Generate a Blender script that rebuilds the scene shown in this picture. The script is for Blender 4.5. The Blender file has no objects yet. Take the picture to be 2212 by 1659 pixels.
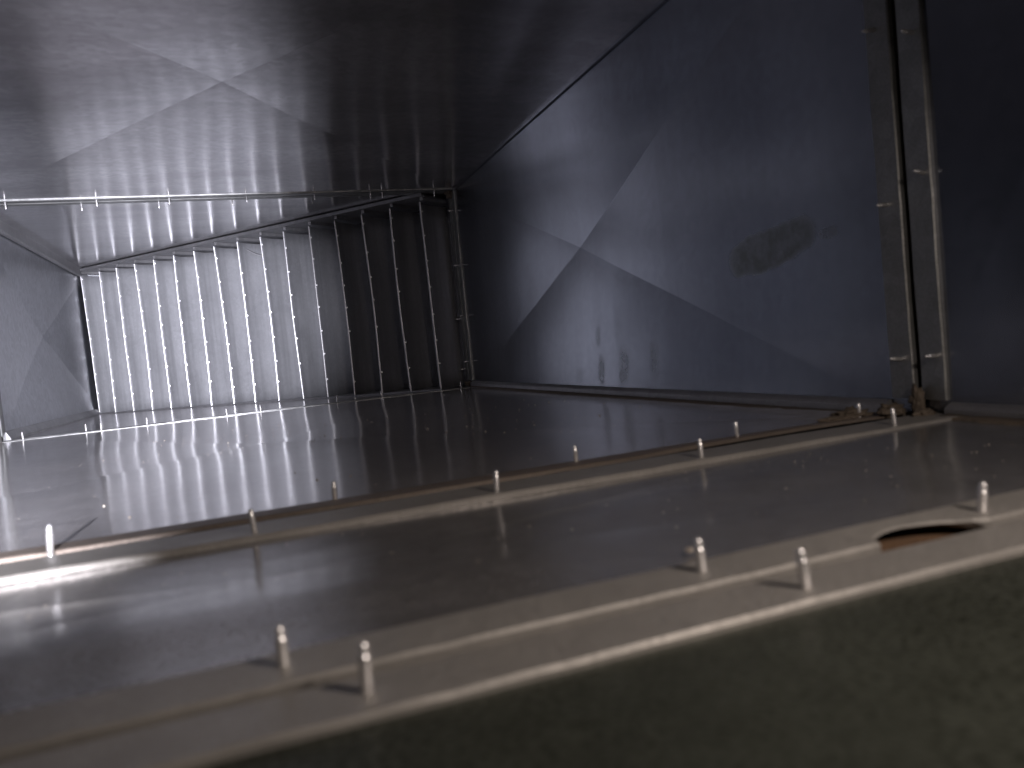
import bpy, bmesh, math, random
from mathutils import Vector, Matrix, noise

random.seed(11)
U = 0.1                                   # one layout unit = 10 cm (camera height above the duct floor)
# duct layout (x across, y along, z up)
XR, XL, ZC = 5.829, -5.673, 5.456
YJ = {'near': 2.38, 'mid': 5.31, 'far': 20.43}
YH = 33.10                                # outer wall of the elbow
SC = bpy.context.scene
COL = SC.collection

# ------------------------------------------------------------------ camera
YAW, PITCH, ROLL = 0.3326, -0.0523, -0.0998
fw = Vector((math.sin(YAW)*math.cos(PITCH), math.cos(YAW)*math.cos(PITCH), math.sin(PITCH)))
r0 = Vector((math.cos(YAW), -math.sin(YAW), 0)); u0 = r0.cross(fw)
rt = math.cos(ROLL)*r0 + math.sin(ROLL)*u0
up = -math.sin(ROLL)*r0 + math.cos(ROLL)*u0
cam = bpy.data.cameras.new('camera'); camo = bpy.data.objects.new('camera', cam); COL.objects.link(camo)
M4 = Matrix((rt, up, -fw)).transposed().to_4x4(); M4.translation = Vector((0, 0, 1.0))*U
camo.matrix_world = M4
cam.sensor_width = 36; cam.lens = 1613.1/2212*36
cam.clip_start = 0.005; cam.clip_end = 50
cam.dof.use_dof = True; cam.dof.focus_distance = 2.1; cam.dof.aperture_fstop = 8.5
SC.camera = camo

# ------------------------------------------------------------------ world, lamps, exposure
w = bpy.data.worlds.new('World'); SC.world = w; w.use_nodes = True
bg = w.node_tree.nodes['Background']; bg.inputs[0].default_value = (0.35, 0.4, 0.5, 1); bg.inputs[1].default_value = 0.001

def lamp(name, loc, aim, watts, col, size_deg, blend, radius):
    l = bpy.data.lights.new(name, 'SPOT'); l.energy = watts; l.color = col
    l.spot_size = math.radians(size_deg); l.spot_blend = blend; l.shadow_soft_size = radius
    o = bpy.data.objects.new(name, l); COL.objects.link(o)
    o.location = Vector(loc)*U
    o.rotation_euler = (Vector(aim)-Vector(loc)).to_track_quat('-Z', 'Y').to_euler()
    o['kind'] = 'helper'
    return o
# cold hand torch held low to the left of the lens, warmer one behind on the right
lamp('torch_lamp', (-1.35, 0.1, 1.0), (-3.6, 30, 2.9), 580.0, (0.90, 0.90, 1.0), 31, 1.0, 0.006)
lamp('torch_spill_lamp', (-1.35, 0.1, 1.0), (-3.8, 10, 0.0), 85.0, (0.95, 0.93, 1.0), 48, 1.0, 0.006)
lamp('warm_lamp', (3.0, -0.8, 2.9), (2.1, 3.6, 0.0), 7.4, (1.0, 0.86, 0.76), 110, 1.0, 0.03)
SC.view_settings.view_transform = 'Standard'; SC.view_settings.look = 'None'
SC.view_settings.exposure = 0.0; SC.view_settings.gamma = 1.0; SC.view_settings.use_curve_mapping = False
SC.cycles.max_bounces = 6; SC.cycles.glossy_bounces = 6; SC.cycles.diffuse_bounces = 4
SC.cycles.sample_clamp_indirect = 4.0; SC.cycles.use_denoising = True
SC.cycles.blur_glossy = 0.3

# ------------------------------------------------------------------ materials
def new_mat(name):
    m = bpy.data.materials.new(name); m.use_nodes = True
    nt = m.node_tree; return m, nt, nt.nodes['Principled BSDF']

def ramp(nt, fac, stops):
    r = nt.nodes.new('ShaderNodeValToRGB'); e = r.color_ramp.elements
    e[0].position, e[0].color = stops[0][0], stops[0][1]; e[1].position, e[1].color = stops[-1][0], stops[-1][1]
    for p, c in stops[1:-1]:
        n = e.new(p); n.color = c
    nt.links.new(fac, r.inputs[0]); return r.outputs[0]

def g(v): return (v, v, v, 1)

def tex(nt, co, scale, detail=4, rough=0.55, sc3=None, dist=0.0):
    if sc3:
        mp = nt.nodes.new('ShaderNodeMapping'); mp.inputs['Scale'].default_value = sc3
        nt.links.new(co, mp.inputs[0]); co = mp.outputs[0]
    n = nt.nodes.new('ShaderNodeTexNoise'); n.inputs['Scale'].default_value = scale
    n.inputs['Detail'].default_value = detail; n.inputs['Roughness'].default_value = rough
    n.inputs['Distortion'].default_value = dist
    nt.links.new(co, n.inputs['Vector']); return n.outputs['Fac']

def mix(nt, a, b, fac, mode='MIX'):
    m = nt.nodes.new('ShaderNodeMix'); m.data_type = 'RGBA'; m.blend_type = mode
    for s, v in ((m.inputs[6], a), (m.inputs[7], b), (m.inputs[0], fac)):
        if hasattr(v, 'is_linked'): nt.links.new(v, s)
        else: s.default_value = v
    return m.outputs[2]

def math_n(nt, op, a, b=None):
    m = nt.nodes.new('ShaderNodeMath'); m.operation = op
    for i, v in enumerate((a, b)):
        if v is None: continue
        if hasattr(v, 'is_linked'): nt.links.new(v, m.inputs[i])
        else: m.inputs[i].default_value = v
    return m.outputs[0]

def galv(name, col, rough, dust, dustcol=(0.20, 0.17, 0.14, 1), streak=None, spangle=0.12, bump=0.10, wave=None, specks=0.0, blot=0.8, rvar=0.10, sk=0.75, scuff=0.0):
    """galvanised sheet: metal with faint spangle, rolling streaks and a thin dust film"""
    m, nt, b = new_mat(name)
    tc = nt.nodes.new('ShaderNodeTexCoord').outputs['Object']
    big = tex(nt, tc, 3.2, 3, 0.6)
    vor = nt.nodes.new('ShaderNodeTexVoronoi'); vor.inputs['Scale'].default_value = 90
    nt.links.new(tc, vor.inputs['Vector'])
    spg = nt.nodes.new('ShaderNodeSeparateColor'); nt.links.new(vor.outputs['Color'], spg.inputs[0])
    lo = tuple(c*(1-spangle) for c in col)+(1,); hi = tuple(min(1, c*(1+spangle)) for c in col)+(1,)
    c1 = mix(nt, lo, hi, spg.outputs[0])
    c1 = mix(nt, c1, tuple(c*0.74 for c in col)+(1,), ramp(nt, big, [(0.35, g(0)), (0.72, g(blot))]))
    if streak:
        st = tex(nt, tc, 1.0, 4, 0.6, sc3=streak)
        c1 = mix(nt, c1, tuple(c*0.6 for c in col)+(1,), ramp(nt, st, [(0.42, g(0)), (0.72, g(sk))]))
    # dust film, patchy, with grit
    d = tex(nt, tc, 9, 4, 0.65)
    d2 = tex(nt, tc, 420, 1, 0.5)
    df = math_n(nt, 'MULTIPLY', ramp(nt, d, [(0.25, g(0.6)), (0.8, g(1.0))]), dust)
    df = math_n(nt, 'MULTIPLY', df, ramp(nt, d2, [(0.3, g(0.6)), (0.7, g(1.3))]))
    if scuff:
        s1 = tex(nt, tc, 1.0, 3, 0.7, sc3=(2.2, 75, 1), dist=0.4)
        s2 = tex(nt, tc, 1.0, 3, 0.7, sc3=(95, 5, 1), dist=0.3)
        sm = math_n(nt, 'MAXIMUM', ramp(nt, s1, [(0.62, g(0)), (0.70, g(scuff))]), ramp(nt, s2, [(0.66, g(0)), (0.72, g(scuff))]))
        df = math_n(nt, 'MULTIPLY', df, math_n(nt, 'SUBTRACT', 1.0, sm))
    if specks:
        sp = nt.nodes.new('ShaderNodeTexVoronoi'); sp.inputs['Scale'].default_value = 55; sp.inputs['Randomness'].default_value = 1
        nt.links.new(tc, sp.inputs['Vector'])
        sr = ramp(nt, sp.outputs['Distance'], [(0.05, g(1)), (0.11, g(0))])
        pk = nt.nodes.new('ShaderNodeSeparateColor'); nt.links.new(sp.outputs['Color'], pk.inputs[0])
        sr = math_n(nt, 'MULTIPLY', sr, ramp(nt, pk.outputs[1], [(0.80, g(0)), (0.86, g(specks))]))
        df = math_n(nt, 'MAXIMUM', df, sr)
    if streak:
        dustcol = mix(nt, dustcol, tuple(c*0.72 for c in dustcol[:3])+(1,), ramp(nt, st, [(0.42, g(0)), (0.72, g(0.8))]))
    bc = mix(nt, c1, dustcol, df)
    nt.links.new(bc, b.inputs['Base Color'])
    nt.links.new(math_n(nt, 'SUBTRACT', 1.0, df), b.inputs['Metallic'])
    rv = math_n(nt, 'ADD', math_n(nt, 'MULTIPLY', big, rvar), rough-rvar*.5)
    rv = math_n(nt, 'ADD', rv, math_n(nt, 'MULTIPLY', spg.outputs[1], rvar*.3))
    nt.links.new(rv, b.inputs['Roughness'])
    hgt = tex(nt, tc, 14, 1, 0.5)
    if wave:
        wv = tex(nt, tc, 1.0, 2, 0.4, sc3=wave)
        hgt = math_n(nt, 'ADD', hgt, math_n(nt, 'MULTIPLY', wv, 2.0))
    bp = nt.nodes.new('ShaderNodeBump'); bp.inputs['Strength'].default_value = bump; bp.inputs['Distance'].default_value = 0.004
    nt.links.new(hgt, bp.inputs['Height']); nt.links.new(bp.outputs[0], b.inputs['Normal'])
    return m, nt, b, tc, bc

STEEL = (0.50, 0.51, 0.55)
M = {}
FD = (0.54, 0.49, 0.48, 1)
M['floor'] = galv('floor_steel', (0.60, 0.585, 0.60), 0.14, 0.46, FD, streak=(3, 1.2, 3), specks=0.75, bump=0.006, blot=.5, scuff=.5)[0]
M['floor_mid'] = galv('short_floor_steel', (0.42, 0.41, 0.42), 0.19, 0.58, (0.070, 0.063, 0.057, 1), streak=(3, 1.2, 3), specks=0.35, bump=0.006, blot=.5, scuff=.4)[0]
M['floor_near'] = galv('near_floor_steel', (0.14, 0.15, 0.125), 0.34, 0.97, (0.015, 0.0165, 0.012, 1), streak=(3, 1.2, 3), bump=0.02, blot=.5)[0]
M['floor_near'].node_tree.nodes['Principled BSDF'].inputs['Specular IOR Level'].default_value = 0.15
M['ceiling'] = galv('ceiling_steel', (0.80, 0.79, 0.81), 0.16, 0.14, (0.32, 0.31, 0.31, 1), streak=(2, 9, 2), bump=0.0016, wave=(1.0, 22, 1), blot=.4, rvar=.05)[0]
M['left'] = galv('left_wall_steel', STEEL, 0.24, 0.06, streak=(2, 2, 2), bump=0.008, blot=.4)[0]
M['heel'] = galv('heel_wall_steel', STEEL, 0.30, 0.11, (0.30, 0.30, 0.32, 1), streak=(2, 2, 2), bump=0.002, blot=.2, rvar=.04)[0]
M['vane'] = galv('vane_steel', (0.60, 0.61, 0.65), 0.45, 0.75, (0.34, 0.34, 0.36, 1), streak=(34, 34, 1.6), bump=0.03, spangle=0.10, blot=.45)[0]
M['hem'] = galv('vane_hem_steel', (0.75, 0.75, 0.78), 0.35, 0.7, (0.50, 0.50, 0.52, 1), bump=0.03, spangle=0.05, blot=.1)[0]
M['flange'] = galv('flange_steel', (0.45, 0.43, 0.41), 0.45, 0.85, (0.25, 0.236, 0.218, 1), streak=(9, 9, 9), bump=0.08)[0]
M['flange_wall'] = galv('wall_flange_steel', (0.38, 0.38, 0.38), 0.40, 0.45, (0.085, 0.090, 0.088, 1), streak=(9, 9, 9), bump=0.06)[0]
M['flange_rusty'] = galv('rusty_flange_steel', (0.30, 0.26, 0.23), 0.5, 0.8, (0.13, 0.10, 0.08, 1), streak=(9, 9, 9), bump=0.08)[0]
M['rail'] = galv('rail_steel', (0.42, 0.42, 0.44), 0.42, 0.3, (0.18, 0.17, 0.17, 1), bump=0.05)[0]

def wall_right_mat():
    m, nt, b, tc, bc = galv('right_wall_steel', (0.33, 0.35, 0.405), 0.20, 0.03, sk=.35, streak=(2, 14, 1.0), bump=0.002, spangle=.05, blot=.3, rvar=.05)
    sx = nt.nodes.new('ShaderNodeSeparateXYZ'); nt.links.new(tc, sx.inputs[0])
    Y, Z = sx.outputs[1], sx.outputs[2]
    nz = tex(nt, tc, 26, 4, 0.6)
    off = math_n(nt, 'MULTIPLY', math_n(nt, 'SUBTRACT', nz, 0.5), 0.02)
    def blob(y, z, ry, rz, slope=0.0, hard=0.75):
        dy = math_n(nt, 'SUBTRACT', Y, y)
        dz = math_n(nt, 'SUBTRACT', math_n(nt, 'ADD', Z, off), z)
        dz = math_n(nt, 'SUBTRACT', dz, math_n(nt, 'MULTIPLY', dy, slope))
        a = math_n(nt, 'POWER', math_n(nt, 'ABSOLUTE', math_n(nt, 'DIVIDE', dy, ry)), 3.0)
        c = math_n(nt, 'POWER', math_n(nt, 'ABSOLUTE', math_n(nt, 'DIVIDE', dz, rz)), 3.0)
        return ramp(nt, math_n(nt, 'ADD', a, c), [(hard, g(1)), (1.0, g(0))])
    # greasy oval smear and run marks left by water near the floor
    f = blob(0.735, 0.182, 0.086, 0.026, -0.10, 0.45)
    f = math_n(nt, 'MAXIMUM', f, math_n(nt, 'MULTIPLY', blob(0.635, 0.183, 0.015, 0.007), 0.4))
    for y, z, ry, rz, k in ((1.215, 0.10, 0.012, 0.022, 0.7), (1.205, 0.035, 0.016, 0.034, 0.9), (1.12, 0.045, 0.022, 0.040, 0.9),
                            (1.02, 0.055, 0.017, 0.036, 0.8), (1.30, 0.03, 0.02, 0.02, 0.35), (1.14, 0.12, 0.018, 0.03, 0.25)):
        f = math_n(nt, 'MAXIMUM', f, math_n(nt, 'MULTIPLY', blob(y, z, ry, rz, 0, 0.0), k*.42))
    f = math_n(nt, 'MULTIPLY', f, ramp(nt, tex(nt, tc, 60, 4, 0.6), [(0.3, g(0.45)), (0.6, g(1.0))]))
    nt.links.new(mix(nt, bc, (0.10, 0.11, 0.085, 1), math_n(nt, 'MULTIPLY', f, 0.6)), b.inputs['Base Color'])
    old = b.inputs['Metallic'].links[0].from_socket
    nt.links.new(math_n(nt, 'SUBTRACT', old, math_n(nt, 'MULTIPLY', f, 0.3)), b.inputs['Metallic'])
    ro = b.inputs['Roughness'].links[0].from_socket
    nt.links.new(math_n(nt, 'ADD', ro, math_n(nt, 'MULTIPLY', f, 0.25)), b.inputs['Roughness'])
    return m
M['right'] = wall_right_mat()

def simple(name, col, rough, metal=0.0, var=0.3, scale=60, bump=0.3):
    m, nt, b = new_mat(name)
    tc = nt.nodes.new('ShaderNodeTexCoord').outputs['Object']
    n = tex(nt, tc, scale, 5, 0.65)
    nt.links.new(mix(nt, tuple(c*(1-var) for c in col)+(1,), tuple(min(1, c*(1+var)) for c in col)+(1,), n), b.inputs['Base Color'])
    b.inputs['Roughness'].default_value = rough; b.inputs['Metallic'].default_value = metal
    bp = nt.nodes.new('ShaderNodeBump'); bp.inputs['Strength'].default_value = bump; bp.inputs['Distance'].default_value = 0.002
    nt.links.new(n, bp.inputs['Height']); nt.links.new(bp.outputs[0], b.inputs['Normal'])
    return m
M['screw'] = simple('zinc_screw', (0.90, 0.89, 0.90), 0.27, 0.75, 0.1, 300, 0.1)
M['sealant'] = simple('brown_sealant', (0.10, 0.078, 0.058), 0.75, 0.0, 0.45, 90, 0.6)
M['gasket'] = simple('dark_gasket', (0.035, 0.026, 0.02), 0.8, 0.0, 0.5, 120, 0.6)
M['rust'] = simple('rusty_gap', (0.10, 0.055, 0.028), 0.85, 0.0, 0.5, 150, 0.7)
M['chip'] = simple('pale_chip', (0.62, 0.58, 0.52), 0.6, 0.0, 0.2, 200, 0.3)
M['grit'] = simple('grit', (0.33, 0.29, 0.25), 0.8, 0.0, 0.4, 300, 0.3)
M['swarf'] = simple('swarf', (0.8, 0.8, 0.82), 0.3, 1.0, 0.1, 200, 0.1)

# ------------------------------------------------------------------ mesh helpers
def obj(name, verts, faces, mat, parent=None, smooth=False, scale=U):
    me = bpy.data.meshes.new(name); me.from_pydata([tuple(c*scale for c in v) for v in verts], [], faces)
    me.update()
    if smooth:
        for p in me.polygons: p.use_smooth = True
    me.materials.append(mat)
    o = bpy.data.objects.new(name, me); COL.objects.link(o)
    if parent: o.parent = parent
    return o

def empty(name, loc=(0, 0, 0)):
    o = bpy.data.objects.new(name, None); COL.objects.link(o); o.empty_display_size = 0.05
    return o

def tag(o, label, cat, group=None):
    o['label'] = label; o['category'] = cat
    if group: o['group'] = group
    return o

def struct(name):
    o = empty(name); o['kind'] = 'structure'; return o

def V(*a): return Vector(a)

def panel(parent, o, eu, ev, n, bulge, mat, nu=64, nv=64, wob=0.0, seed=0, name='panel'):
    """one cross-broken sheet: corner o, edges eu, ev, pushed along n as a shallow pyramid whose ridges run corner to corner"""
    vs, fs = [], []
    for j in range(nv+1):
        for i in range(nu+1):
            a, b = i/nu, j/nv; s, t = 2*a-1, 2*b-1
            h = bulge*(1-max(abs(s), abs(t)))
            if wob:
                e = (1-s*s)*(1-t*t)
                h += wob*e*noise.noise(Vector((a*3.1+seed, b*3.1, seed*1.7)))
            vs.append(o+eu*a+ev*b+n*h)
    W = nu+1
    flip = eu.cross(ev).dot(n) > 0
    for j in range(nv):
        for i in range(nu):
            q = [j*W+i, j*W+i+1, (j+1)*W+i+1, (j+1)*W+i]
            if ((i+.5)/nu-.5)*((j+.5)/nv-.5) > 0: tr = [(q[0], q[1], q[2]), (q[0], q[2], q[3])]
            else: tr = [(q[0], q[1], q[3]), (q[1], q[2], q[3])]
            for f in tr: fs.append(f[::-1] if flip else f)
    o_ = obj(name, vs, fs, mat, parent, smooth=True)
    if bulge:
        at = o_.data.attributes.new('sharp_edge', 'BOOLEAN', 'EDGE')
        for e in o_.data.edges:
            (i0, j0), (i1, j1) = [(v % W, v // W) for v in e.vertices]
            if (i0 == j0 and i1 == j1) or (i0+j0 == nu and i1+j1 == nu): at.data[e.index].value = True
    return o_

def loft(name, sections, mat, parent, smooth=False):
    """closed cross-sections joined end to end, with caps"""
    k = len(sections[0]); vs = [p for s in sections for p in s]; fs = []
    for a in range(len(sections)-1):
        for i in range(k):
            j = (i+1) % k
            fs.append((a*k+i, a*k+j, (a+1)*k+j, (a+1)*k+i))
    fs.append(tuple(range(k))[::-1]); fs.append(tuple((len(sections)-1)*k+i for i in range(k)))
    o = obj(name, vs, fs, mat, parent, smooth)
    bm = bmesh.new(); bm.from_mesh(o.data); bmesh.ops.recalc_face_normals(bm, faces=bm.faces); bm.to_mesh(o.data); bm.free()
    return o

# ------------------------------------------------------------------ the duct shell
ZF = {'start': 0.0, 'near': 0.0, 'mid': -0.015, 'far': -0.075, 'end': -0.06}
Y0 = -6.0
floor = struct('floor'); ceiling = struct('ceiling'); wall_r = struct('wall_right'); wall_l = struct('wall_left'); wall_f = struct('wall_far')
GAP = 0.03
def fl_panel(ya, yb, za, zb, bulge, seed, xa=XL, xb=XR, wob=0.05, mat='floor'):
    eu = V(xb-xa, 0, 0); ev = V(0, yb-ya, zb-za)
    return panel(floor, V(xa, ya, za), eu, ev, V(0, 0, -1), bulge, M[mat], wob=wob, seed=seed)
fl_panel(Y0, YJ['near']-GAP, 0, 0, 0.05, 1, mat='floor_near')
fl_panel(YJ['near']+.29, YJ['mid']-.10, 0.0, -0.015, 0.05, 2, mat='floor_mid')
fl_panel(YJ['mid']+.24, YJ['far']-GAP, -0.015, -0.075, 0.14, 3)
fl_panel(YJ['far']+GAP, YH, -0.075, -0.06, 0.0, 4, wob=0.0)
fl_panel(YJ['far']+0.75, YH, -0.075, -0.06, 0.0, 5, xa=XR, xb=XR+9, wob=0)
def ce_panel(ya, yb, bulge, seed, xa=XL, xb=XR, wob=0.06):
    return panel(ceiling, V(xa, ya, ZC), V(xb-xa, 0, 0), V(0, yb-ya, 0), V(0, 0, 1), bulge, M['ceiling'], wob=wob, seed=seed)
ce_panel(Y0, YJ['near']-GAP, 0.06, 6); ce_panel(YJ['near']+GAP, YJ['mid']-GAP, 0.03, 7)
ce_panel(YJ['mid']+GAP, YJ['far']-GAP, 0.19, 8); ce_panel(YJ['far']+GAP, YH, 0.0, 9, wob=0.0)
ce_panel(YJ['far']+0.75, YH, 0.0, 10, xa=XR, xb=XR+9, wob=0)
def wr_panel(ya, yb, bulge, seed, wob=0.05):
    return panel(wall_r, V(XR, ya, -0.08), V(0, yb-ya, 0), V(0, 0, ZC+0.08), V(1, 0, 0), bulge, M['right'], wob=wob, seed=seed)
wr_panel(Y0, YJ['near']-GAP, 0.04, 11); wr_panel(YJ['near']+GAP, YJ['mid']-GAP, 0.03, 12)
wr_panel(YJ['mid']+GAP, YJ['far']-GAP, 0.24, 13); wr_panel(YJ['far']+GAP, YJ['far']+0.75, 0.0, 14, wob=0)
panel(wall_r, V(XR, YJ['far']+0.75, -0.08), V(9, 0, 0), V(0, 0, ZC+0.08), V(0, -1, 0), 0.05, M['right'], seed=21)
def wl_panel(ya, yb, bulge, seed, wob=0.06, mat='left'):
    return panel(wall_l, V(XL, ya, -0.08), V(0, yb-ya, 0), V(0, 0, ZC+0.08), V(-1, 0, 0), bulge, M[mat], wob=wob, seed=seed)
wl_panel(Y0, YJ['near']-GAP, 0.04, 15); wl_panel(YJ['near']+GAP, YJ['mid']-GAP, 0.03, 16)
wl_panel(YJ['mid']+GAP, YJ['far']-GAP, 0.10, 17); wl_panel(YJ['far']+GAP, YH, 0.32, 18, mat='heel')
panel(wall_f, V(XL, YH, -0.08), V(XR+9-XL, 0, 0), V(0, 0, ZC+0.08), V(0, 1, 0), 0.08, M['left'], seed=19)
# corner lock seams
def bar(parent, name, prof, ya, yb, mat, n=2, jit=0.0):
    secs = []
    for k in range(n+1):
        y = ya+(yb-ya)*k/n
        secs.append([V(x+jit*noise.noise(Vector((y*3, x, 5))), y, z+jit*.5*noise.noise(Vector((y*3, x, 9)))) for x, z in prof])
    return loft(name, secs, mat, parent)
for ya, yb in ((Y0, YJ['near']-.35), (YJ['near']+.35, YJ['mid']-.33), (YJ['mid']+.33, YJ['far']-.3)):
    zf = -0.015 if ya < YJ['mid'] else -0.05
    bar(wall_r, 'corner_seam', [(XR-.001, -.1), (XR-.10, -.1), (XR-.10, .05), (XR-.075, .075), (XR-.03, .10), (XR-.001, .105)], ya, yb, M['rail'], 60, 0.012)
    bar(wall_r, 'upper_seam', [(XR-.001, ZC), (XR-.05, ZC), (XR-.05, ZC-.05), (XR-.001, ZC-.06)], ya, yb, M['right'], 40, 0.006)
    bar(wall_l, 'corner_seam', [(XL+.001, -.1), (XL+.10, -.1), (XL+.10, .05), (XL+.03, .12), (XL+.001, .12)], ya, yb, M['flange'], 40, 0.01)
    bar(wall_l, 'upper_seam', [(XL+.001, ZC), (XL+.05, ZC), (XL+.05, ZC-.22), (XL+.001, ZC-.24)], ya, yb, M['rail'], 40, 0.006)
bar(wall_l, 'corner_seam', [(XL+.001, -.1), (XL+.12, -.1), (XL+.12, -.03), (XL+.03, .13), (XL+.001, .15)], YJ['far']+.3, YH, M['rail'], 30, 0.012)
bar(wall_l, 'upper_seam', [(XL+.001, ZC), (XL+.10, ZC), (XL+.10, ZC-.26), (XL+.07, ZC-.30), (XL+.001, ZC-.31)], YJ['far']+.3, YH, M['rail'], 30, 0.008)
# brown sealant bead smeared along the foot of the right wall
def bead(parent, ya, yb, w0, w1, zf, n=90, seed=0):
    secs = []
    for k in range(n+1):
        t = k/n; y = ya+(yb-ya)*t
        wd = (w0+(w1-w0)*t)*(1+.30*noise.noise(Vector((y*2.2, seed, 1)))+.15*noise.noise(Vector((y*9, seed, 4))))
        h = .014*(1+.4*noise.noise(Vector((y*5, seed, 7))))
        x0 = XR-.09
        secs.append([V(x0, y, zf-.03), V(x0-wd, y, zf-.03), V(x0-wd*.96, y, zf+h*.5), V(x0-wd*.6, y, zf+h*.75), V(x0, y, zf+h*1.3)])
    return loft('sealant_bead', secs, M['sealant'], parent, smooth=True)
bead(floor, YJ['mid']+.30, YJ['far']-.3, .19, .02, -.035, 110, 3)
bead(floor, YJ['near']+.35, YJ['mid']-.35, .30, .16, -.005, 60, 8)

# ------------------------------------------------------------------ screws
def screw_mesh(name, length, r):
    prof = [(r*1.0, -.03)]
    z, k = 0.0, 0
    while z < length*.62:
        prof += [(r*.82, z), (r*1.05, z+length*.035)]; z += length*.085
    prof += [(r*.80, length*.66), (r*.80, length*.84), (r*.66, length*.93), (r*.34, length*.985), (0.0005, length)]
    n = 12; vs, fs = [], []
    for (rr, zz) in prof:
        for i in range(n):
            a = 2*math.pi*i/n; vs.append((rr*math.cos(a), rr*math.sin(a), zz))
    for j in range(len(prof)-1):
        for i in range(n):
            i2 = (i+1) % n; fs.append((j*n+i, j*n+i2, (j+1)*n+i2, (j+1)*n+i))
    me = bpy.data.meshes.new(name); me.from_pydata([tuple(c*U for c in v) for v in vs], [], fs); me.update()
    for p in me.polygons: p.use_smooth = True
    me.materials.append(M['screw']); return me
SCREWS = [screw_mesh('screw_short', .135, .021), screw_mesh('screw_long', .165, .021)]
def screw(parent, p, d, which=0, tilt=0.09):
    o = bpy.data.objects.new('screw', SCREWS[which]); COL.objects.link(o); o.parent = parent
    d = Vector(d).normalized()+Vector((random.uniform(-tilt, tilt), random.uniform(-tilt, tilt), random.uniform(-tilt, tilt)))
    o.location = Vector(p)*U; o.rotation_mode = 'QUATERNION'; o.rotation_quaternion = d.to_track_quat('Z', 'Y')
    return o

# ------------------------------------------------------------------ flange joints
def fstrip(parent, name, along, far_edge, near_edge, zbase, hf, hn, mat, n=80, face='floor', jit=0.006, a0=None, a1=None, seed=0, uc=None):
    """flat flange leg lying on a duct face. far_edge/near_edge: functions of the running coordinate -> y"""
    secs = []
    for k in range(n+1):
        s = a0+(a1-a0)*k/n
        yf, yn = far_edge(s), near_edge(s)
        j = jit*noise.noise(Vector((s*1.3, seed, 2.2)))
        j2 = jit*.6*noise.noise(Vector((s*7.0, seed, 5.2)))
        b = .012
        zb = zbase(s)
        h2 = hn(s) if callable(hn) else hn
        prof = [(yf, -.02), (yf, max(hf-b, .004)+j), (yf-b, hf+j), (yn+b, h2+j+j2), (yn, h2-min(b, .6*abs(h2))+j+j2), (yn+(uc(s) if uc else 0), min(-.02, h2-.02))]
        if uc and uc(s) > 0: prof[0] = (max(yf, yn+uc(s)+.01), -.02)
        if face == 'floor': secs.append([V(s, y, zb+z) for y, z in prof])
        elif face == 'ceiling': secs.append([V(s, y, ZC-z) for y, z in prof])
        elif face == 'right': secs.append([V(XR-z, y, s) for y, z in prof])
        else: secs.append([V(XL+z, y, s) for y, z in prof])
    return loft(name, secs, mat, parent)

def const(v): return lambda s: v
def bump_fn(s, c, wl, wr):
    t = (s-c)/(wl if s < c else wr)
    return max(0.0, 1-t*t)

def flange(key, wf, wn, gap, zb, hf=.045, hn=.05, far_fn=None, near_far_fn=None, fmat='flange', nmat='flange', hfn=None, uc=None):
    y = YJ[key]
    root = empty('duct_flange')
    gd = .06 if key == 'near' else .16
    m = M[nmat]; mw = M['flange_wall']
    ff = far_fn or const(y+gap)
    nf = near_far_fn or const(y-gap)
    zf = const(zb)
    a0, a1 = XL+.02, XR-.02
    fstrip(root, 'flange_strip', None, const(y+wf), ff, zf, hf*.85, hfn or hf, M[fmat], 240, 'floor', a0=a0, a1=a1, seed=y, uc=uc)
    fstrip(root, 'flange_strip', None, nf, const(y-wn), zf, hn*.55, hn, m, 160, 'floor', a0=a0, a1=a1, seed=y+3)
    # gasket sunk between the two legs
    loft('gasket', [[V(x, y+.30, zb-.26), V(x, y+.30, zb-gd), V(x, y-.20, zb-gd), V(x, y-.20, zb-.26)] for x in (XL, XR)], M['rust'] if key == 'near' else M['gasket'], root)
    for face, b0, b1 in (('right', .12, ZC-.05), ('left', -.06, ZC-.05), ('ceiling', a0, a1)):
        if face == 'ceiling':
            fstrip(root, 'flange_strip', None, const(y+wf), const(y+gap), zf, .02, .024, mw, 60, face, a0=b0, a1=b1, seed=y+5)
            fstrip(root, 'flange_strip', None, const(y-gap), const(y-.30), zf, .02, .024, mw, 60, face, a0=b0, a1=b1, seed=y+6)
            loft('gasket', [[V(x, y+.1, ZC+.10), V(x, y+.1, ZC+.03), V(x, y-.1, ZC+.03), V(x, y-.1, ZC+.10)] for x in (XL, XR)], M['gasket'], root)
        else:
            fstrip(root, 'flange_strip', None, const(y+.31), const(y+gap), zf, .030, .04, mw, 50, face, a0=b0, a1=b1, seed=y+7, jit=.01)
            fstrip(root, 'flange_strip', None, const(y-gap), const(y-.31), zf, .02, .04, mw, 50, face, a0=b0, a1=b1, seed=y+8, jit=.01)
            sx = XR+.05 if face == 'right' else XL-.05
            loft('gasket', [[V(sx-.01, y+.1, z), V(sx+.05, y+.1, z), V(sx+.05, y-.1, z), V(sx-.01, y-.1, z)] for z in (0, ZC)], M['gasket'], root)
    return root

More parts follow.
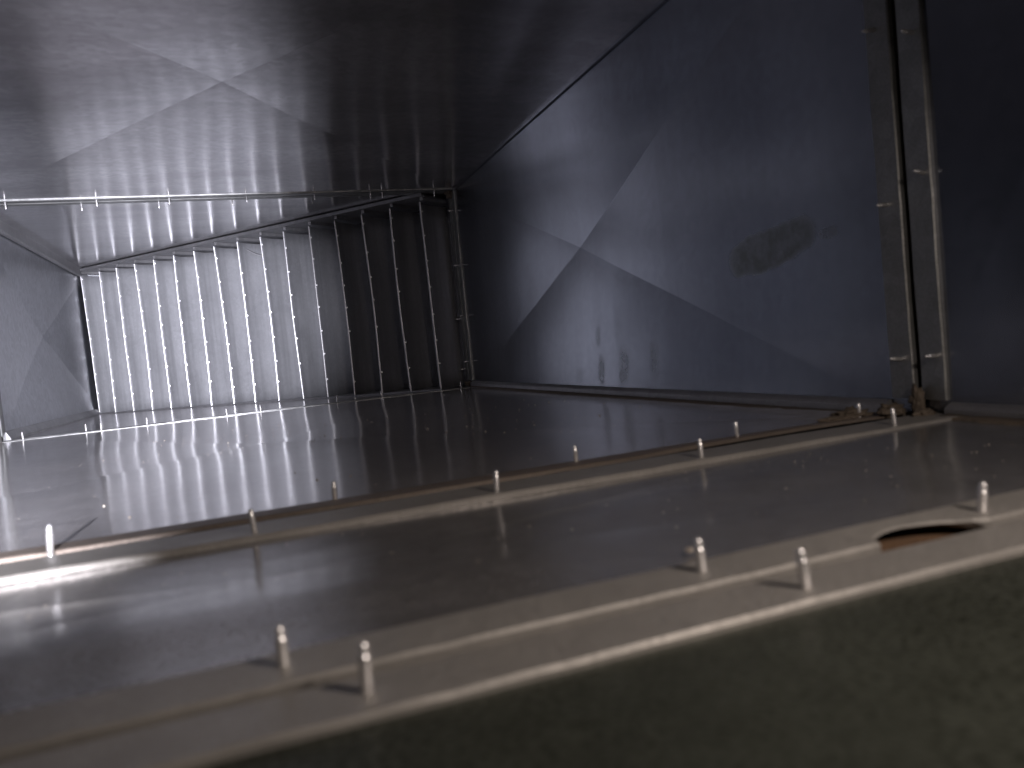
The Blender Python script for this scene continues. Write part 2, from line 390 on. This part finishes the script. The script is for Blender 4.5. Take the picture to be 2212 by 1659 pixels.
# nearest joint: its far leg bows away from the gap on the right, showing rust inside
jn = flange('near', .31, .32, .022, 0.0, hf=.030, hn=.028, hfn=lambda s: .030-.014*min(1, 3*bump_fn(s, 2.66, .29, .30)), uc=lambda s: .07*min(1, 4*bump_fn(s, 2.66, .29, .30)),
            far_fn=lambda s: YJ['near']+.022+.17*bump_fn(s, 2.64, .27, .32)**.6)
tag(jn, 'flange joint nearest the camera, out of focus, with a rusty almond-shaped gap at right', 'flange')
for x, y in ((-1.62, 2.57), (-.006, 2.567), (1.601, 2.57), (3.075, 2.532), (4.6, 2.56)): screw(jn, (x, y-.02, .03), (0, 0, 1), 0)
for x, y in ((-1.35, 2.2), (.217, 2.212), (1.787, 2.175), (3.35, 2.19), (4.9, 2.19)): screw(jn, (x, y, .04), (0, 0, 1), 0)

jm = flange('mid', .33, .53, .03, -.015, hf=.012, hn=.022, fmat='flange_rusty', near_far_fn=const(YJ['mid']-.07),
            far_fn=lambda s: YJ['mid']+.09+.10*bump_fn(s, 4.7, 1.9, 1.2))
tag(jm, 'dusty flange joint crossing the floor at mid distance and climbing the right wall', 'flange')
for x, y in ((-4.3, 5.5), (-2.9, 5.5), (-1.31, 5.37), (.476, 5.62), (2.421, 5.60), (3.964, 5.56), (5.336, 5.56)): screw(jm, (x, y, .0), (0, 0, 1), 1 if x < -1 else 0, .06)
for x, y in ((-4.9, 4.86), (-3.3, 4.86), (-1.75, 4.86), (-.091, 4.88), (1.498, 4.88), (3.144, 4.88), (5.049, 4.88)): screw(jm, (x, y, .02), (0, 0, 1), 0)
for y, z in ((5.51, 3.577), (5.51, 1.959), (5.48, .497), (5.51, 5.0)): screw(jm, (XR-.03, y, z), (-1, 0, 0), 0, .15)
for y, z in ((5.09, 3.375), (5.08, 2.15), (5.09, .521), (5.09, 4.8)): screw(jm, (XR-.03, y, z), (-1, 0, 0), 0, .15)
def lump(parent, c, r, seed, sq=(1, 1, .6), name='sealant_lump'):
    bm = bmesh.new(); bmesh.ops.create_icosphere(bm, subdivisions=4, radius=1)
    for v in bm.verts:
        k = 1+.6*noise.noise(v.co*1.6+Vector((seed, 0, 0)))+.45*noise.noise(v.co*4+Vector((0, seed, 0)))+.22*noise.noise(v.co*11+Vector((0, 0, seed)))
        v.co = Vector((v.co.x*sq[0], v.co.y*sq[1], v.co.z*sq[2]))*k*r*U+Vector(c)*U
    me = bpy.data.meshes.new(name); bm.to_mesh(me); bm.free()
    for p in me.polygons: p.use_smooth = True
    me.materials.append(M['sealant']); o = bpy.data.objects.new(name, me); COL.objects.link(o); o.parent = parent
    return o
lump(jm, (5.33, 5.66, .01), .10, 1.0, (1.7, 1.0, .6)); lump(jm, (5.62, 5.46, .03), .08, 5.0, (1.5, 1, .7))
lump(jm, (5.75, 5.27, .10), .075, 9.0, (.7, .8, 1.9)); lump(jm, (5.66, 5.13, .01), .07, 13.0, (1.5, .9, .6))
lump(jm, (5.1, 5.62, 0), .08, 17.0, (2.2, .5, .35))
# rusty brown strip of old sealant lying in the groove
secs = []
for k in range(121):
    x = -3.2+7.0*k/120
    wd = .04*(1+.5*noise.noise(Vector((x*2, 1, 1)))); y = YJ['mid']+.06
    secs.append([V(x, y+wd, -.12), V(x, y+wd*.6, -.035+.015*noise.noise(Vector((x*3, 2, 2)))), V(x, y-wd*.6, -.045), V(x, y-wd, -.12)])
loft('sealant_bead', secs, M['sealant'], jm, smooth=True)

jf = flange('far', .26, .30, .03, -.075, hf=.012, hn=.010, fmat='flange_wall', nmat='flange_wall')
tag(jf, 'far flange joint ringing the duct just in front of the curved vanes', 'flange')
for x, y in ((-5.2, 20.3), (-3.95, 20.65), (-3.55, 20.25), (-2.55, 20.3), (-1.55, 20.6), (-.7, 20.25), (.12, 20.3), (2.1, 20.65), (3.25, 20.3), (5.5, 20.35)): screw(jf, (x, y, -.05), (0, 0, 1), 1, .05)
for x, y in ((-4.9, 20.2), (-3.42, 20.62), (-3.02, 20.2), (-1.70, 20.62), (-1.42, 20.2), (.03, 20.62), (.38, 20.25), (2.03, 20.65), (2.06, 20.2), (3.53, 20.25), (3.84, 20.2), (5.05, 20.62), (5.28, 20.2)): screw(jf, (x, y, ZC-.03), (0, 0, -1), 1, .06)
for y, z in ((20.25, 4.87), (20.25, 3.357), (20.2, 1.941), (20.62, 1.88), (20.2, .657), (20.65, .45)): screw(jf, (XR-.03, y, z), (-1, 0, 0), 1, .06)
lump(jf, (XR-.08, 20.4, ZC-.08), .10, 21.0, (1, 1.5, 1)); lump(jf, (XR-.05, 20.5, .02), .09, 25.0, (1, 1.5, .8))

# ------------------------------------------------------------------ turning vanes
rack = empty('turning_vane_rack')
tag(rack, 'diagonal rack of tall curved sheet metal vanes filling the bend of the duct', 'vane rack')
NV = 16; R = 1.45; TH = .022; TH0 = math.radians(26)
L0 = V(-5.60, 31.95, 0); STEP = V(.7035, -.760, 0)
ZB, ZT = -.045, 5.20
def arc(r, c, a): return V(c.x-r*math.cos(a), c.y+r*math.sin(a), 0)
for i in range(NV):
    Lp = L0+STEP*i
    c = Lp+V(R*math.cos(TH0), -R*math.sin(TH0), 0)
    v = empty('vane'); v.parent = rack
    n = 14; vs, fs = [], []
    bow = random.uniform(-.045, .045); lean = random.uniform(-.03, .03); turn = math.radians(random.uniform(-3.5, 3.5))
    nz = 12
    dn = random.uniform(-.012, .012)
    for j in range(nz+1):
        t = j/nz; z = ZB+(ZT-ZB)*t
        for k in range(n+1):
            a = TH0+math.radians(68*k/n)
            for rr in (R-TH/2, R+TH/2):
                p = arc(rr, c, a); dp = p-Lp
                p = Lp+V(dp.x*math.cos(turn)-dp.y*math.sin(turn), dp.x*math.sin(turn)+dp.y*math.cos(turn), 0); w_ = .012*noise.noise(Vector((i*3.3, t*3, k*.35)))
                vs.append(V(p.x+bow*(1-(2*t-1)**2)+lean*(2*t-1)+w_, p.y+w_, z))
    W2 = 2*(n+1)
    for j in range(nz):
        for k in range(n):
            b0 = j*W2+2*k; t0 = b0+W2
            fs += [(b0, b0+2, t0+2, t0), (b0+1, t0+1, t0+3, b0+3)]
        b0 = j*W2; t0 = b0+W2; fs.append((b0, t0, t0+1, b0+1))
        b0 = j*W2+2*n; t0 = b0+W2; fs.append((b0, b0+1, t0+1, t0))
    for k in range(n):
        b0 = 2*k; fs.append((b0, b0+1, b0+3, b0+2))
        b0 = nz*W2+2*k; fs.append((b0, b0+2, b0+3, b0+1))
    o = obj('blade', vs, fs, M['vane'], v)
    # smooth the broad faces only
    for p in o.data.polygons: p.use_smooth = abs(p.normal.z) < .5 and p.area > .0002
    # hemmed leading edge
    secs = []
    for j in range(nz+1):
        t = j/nz; z = ZB+(ZT-ZB)*t
        dx = bow*(1-(2*t-1)**2)+lean*(2*t-1)+.012*noise.noise(Vector((i*3.3, t*3, 0)))
        x, y = Lp.x+dx, Lp.y
        h = .020
        secs.append([V(x-h, y+.06, z), V(x-h, y-.005, z), V(x-h*.5, y-.025, z), V(x+h*.5, y-.025, z), V(x+h, y-.005, z), V(x+h, y+.06, z)])
    loft('hem', secs, M['hem'], v)
    # crimp tabs folded over the hem
    off = random.uniform(-.2, .2)
    for q in range(7):
        z = .55+q*.72+off+random.uniform(-.07, .07)
        if random.random() < .12: continue
        t = (z-ZB)/(ZT-ZB); dx = bow*(1-(2*t-1)**2)+lean*(2*t-1)
        x, y = Lp.x+dx, Lp.y
        s = .022
        loft('tab', [[V(x+.012, y-.025, zz), V(x+.012+.045*k2, y-.025, zz), V(x+.012+.045*k2, y+.02, zz), V(x+.012, y+.02, zz)] for zz, k2 in ((z-s, .75), (z-s*.4, 1), (z+s*.4, 1), (z+s, .75))], M['hem'], v)
# rails that carry the vane ends, top and bottom, with a stamped pocket at every vane
D = STEP.normalized(); NRM = V(-D.y, D.x, 0)
if NRM.y < 0: NRM = -NRM
A0 = L0-D*.35; A1 = L0+STEP*(NV-1)+D*.12
for nm, z0, z1, s in (('top_rail', ZC-.10, ZC-.06, 1), ('bottom_rail', -.07, -.035, -1)):
    loft(nm, [[A-NRM*.10+V(0, 0, z0), A-NRM*.10+V(0, 0, z1), A+NRM*1.75+V(0, 0, z1), A+NRM*1.75+V(0, 0, z0)] for A in (A0, A1)], M['rail'], rack)
loft('rail_lip', [[A-NRM*.12+V(0, 0, ZC-.12), A-NRM*.12+V(0, 0, ZC-.03), A-NRM*.095+V(0, 0, ZC-.03), A-NRM*.095+V(0, 0, ZC-.12)] for A in (A0, A1)], M['rail'], rack)
for i in range(NV):
    Lp = L0+STEP*i; c = Lp+V(R*math.cos(TH0), -R*math.sin(TH0), 0)
    secs = []
    for k in range(11):
        a = TH0+math.radians(2+62*k/10); th = .05+.16*math.sin(math.pi*k/10)
        p, q = arc(R+.03, c, a), arc(R-th, c, a)
        secs.append([p+V(0, 0, ZC-.20), q+V(0, 0, ZC-.20), q+V(0, 0, ZC-.105), p+V(0, 0, ZC-.105)])
    loft('vane_pocket', secs, M['rail'], rack)

# ------------------------------------------------------------------ loose bits
def shard(name, x, y, z, l, wd, h, ang, mat, seed):
    bm = bmesh.new(); bmesh.ops.create_cube(bm, size=1); bmesh.ops.subdivide_edges(bm, edges=bm.edges[:], cuts=2, use_grid_fill=True)
    for v in bm.verts:
        v.co += Vector((noise.noise(v.co*2+Vector((seed, 0, 0))), noise.noise(v.co*2+Vector((0, seed, 0))), noise.noise(v.co*2+Vector((0, 0, seed)))))*.3
        v.co = Vector((v.co.x*l*U, v.co.y*wd*U, v.co.z*h*U))
    me = bpy.data.meshes.new(name); bm.to_mesh(me); bm.free(); me.materials.append(mat)
    o = bpy.data.objects.new(name, me); COL.objects.link(o); o.location = Vector((x, y, z))*U; o.rotation_euler = (0, 0, ang)
    return o
tag(shard('debris_chip', 2.66, 7.44, -.085, .06, .04, .025, -.2, M['chip'], 1), 'small pale chip lying alone on the dark middle of the long floor panel', 'chip', 'loose chips on the floor')
tag(shard('debris_chip', 2.83, 13.3, -.22, .05, .035, .02, .3, M['chip'], 2), 'tiny pale chip on the floor in front of the rightmost vanes', 'chip', 'loose chips on the floor')
tag(shard('debris_chip', 1.74, 2.86, .015, .03, .022, .016, .5, M['grit'], 4), 'blurred brown crumb on the floor just beyond the nearest joint', 'chip', 'loose chips on the floor')
def wire(name, pts, r, mat):
    secs = []
    for k, p in enumerate(pts):
        d = (pts[min(k+1, len(pts)-1)]-pts[max(k-1, 0)]).normalized()
        a = d.cross(V(0, 0, 1)) if abs(d.z) < .9 else d.cross(V(1, 0, 0)); a.normalize(); b = d.cross(a)
        secs.append([p+(a*math.cos(q)+b*math.sin(q))*r for q in [2*math.pi*t/6 for t in range(6)]])
    return loft(name, secs, mat, None, smooth=True)
pts = [V(-3.3+1.15*t, 11.6-.55*math.sin(t*2.6)+.75*t, -.135+.02*math.sin(math.pi*t)) for t in [k/16 for k in range(17)]]
tag(wire('swarf_curl', pts, .006, M['swarf']), 'thin bright curl of metal swarf on the floor at the left edge', 'swarf')
Lp = L0+STEP*8
pts = [V(Lp.x+.26+.52*t, Lp.y-.05-.62*t, 4.94-.50*t+.16*t*t) for t in [k/12 for k in range(13)]]
tag(wire('wire_offcut', pts, .014, M['hem']), 'short bright curved wire hanging against a vane near the top rail', 'wire')
# grit scattered on the floor panels, too fine to count
vs, fs = [], []
def grit(x, y, z, s):
    b = len(vs); a = random.uniform(0, 6.28)
    for q in range(4):
        vs.append((x+s*math.cos(a+q*1.57)*random.uniform(.6, 1.2), y+s*math.sin(a+q*1.57)*random.uniform(.6, 1.2), z))
    vs.append((x, y, z+s*random.uniform(.5, 1.0)))
    for q in range(4): fs.append((b+q, b+(q+1) % 4, b+4))
for _ in range(420):
    x, y = random.uniform(-4, 5.2), random.uniform(5.8, 16); grit(x, y, -.015-.06*(y-5.3)/15-.14*(1-max(abs(x-.08)/5.75, abs(y-12.87)/7.56))-.004, random.choice((.008, .012, .012, .02)))
for _ in range(130):
    x, y = random.uniform(-2, 5), random.uniform(2.75, 4.7); grit(x, y, -.02, random.choice((.004, .006, .008)))
go = obj('grit', vs, fs, M['grit']); go['kind'] = 'stuff'; go['label'] = 'pale grit and crumbs scattered over the floor panels'
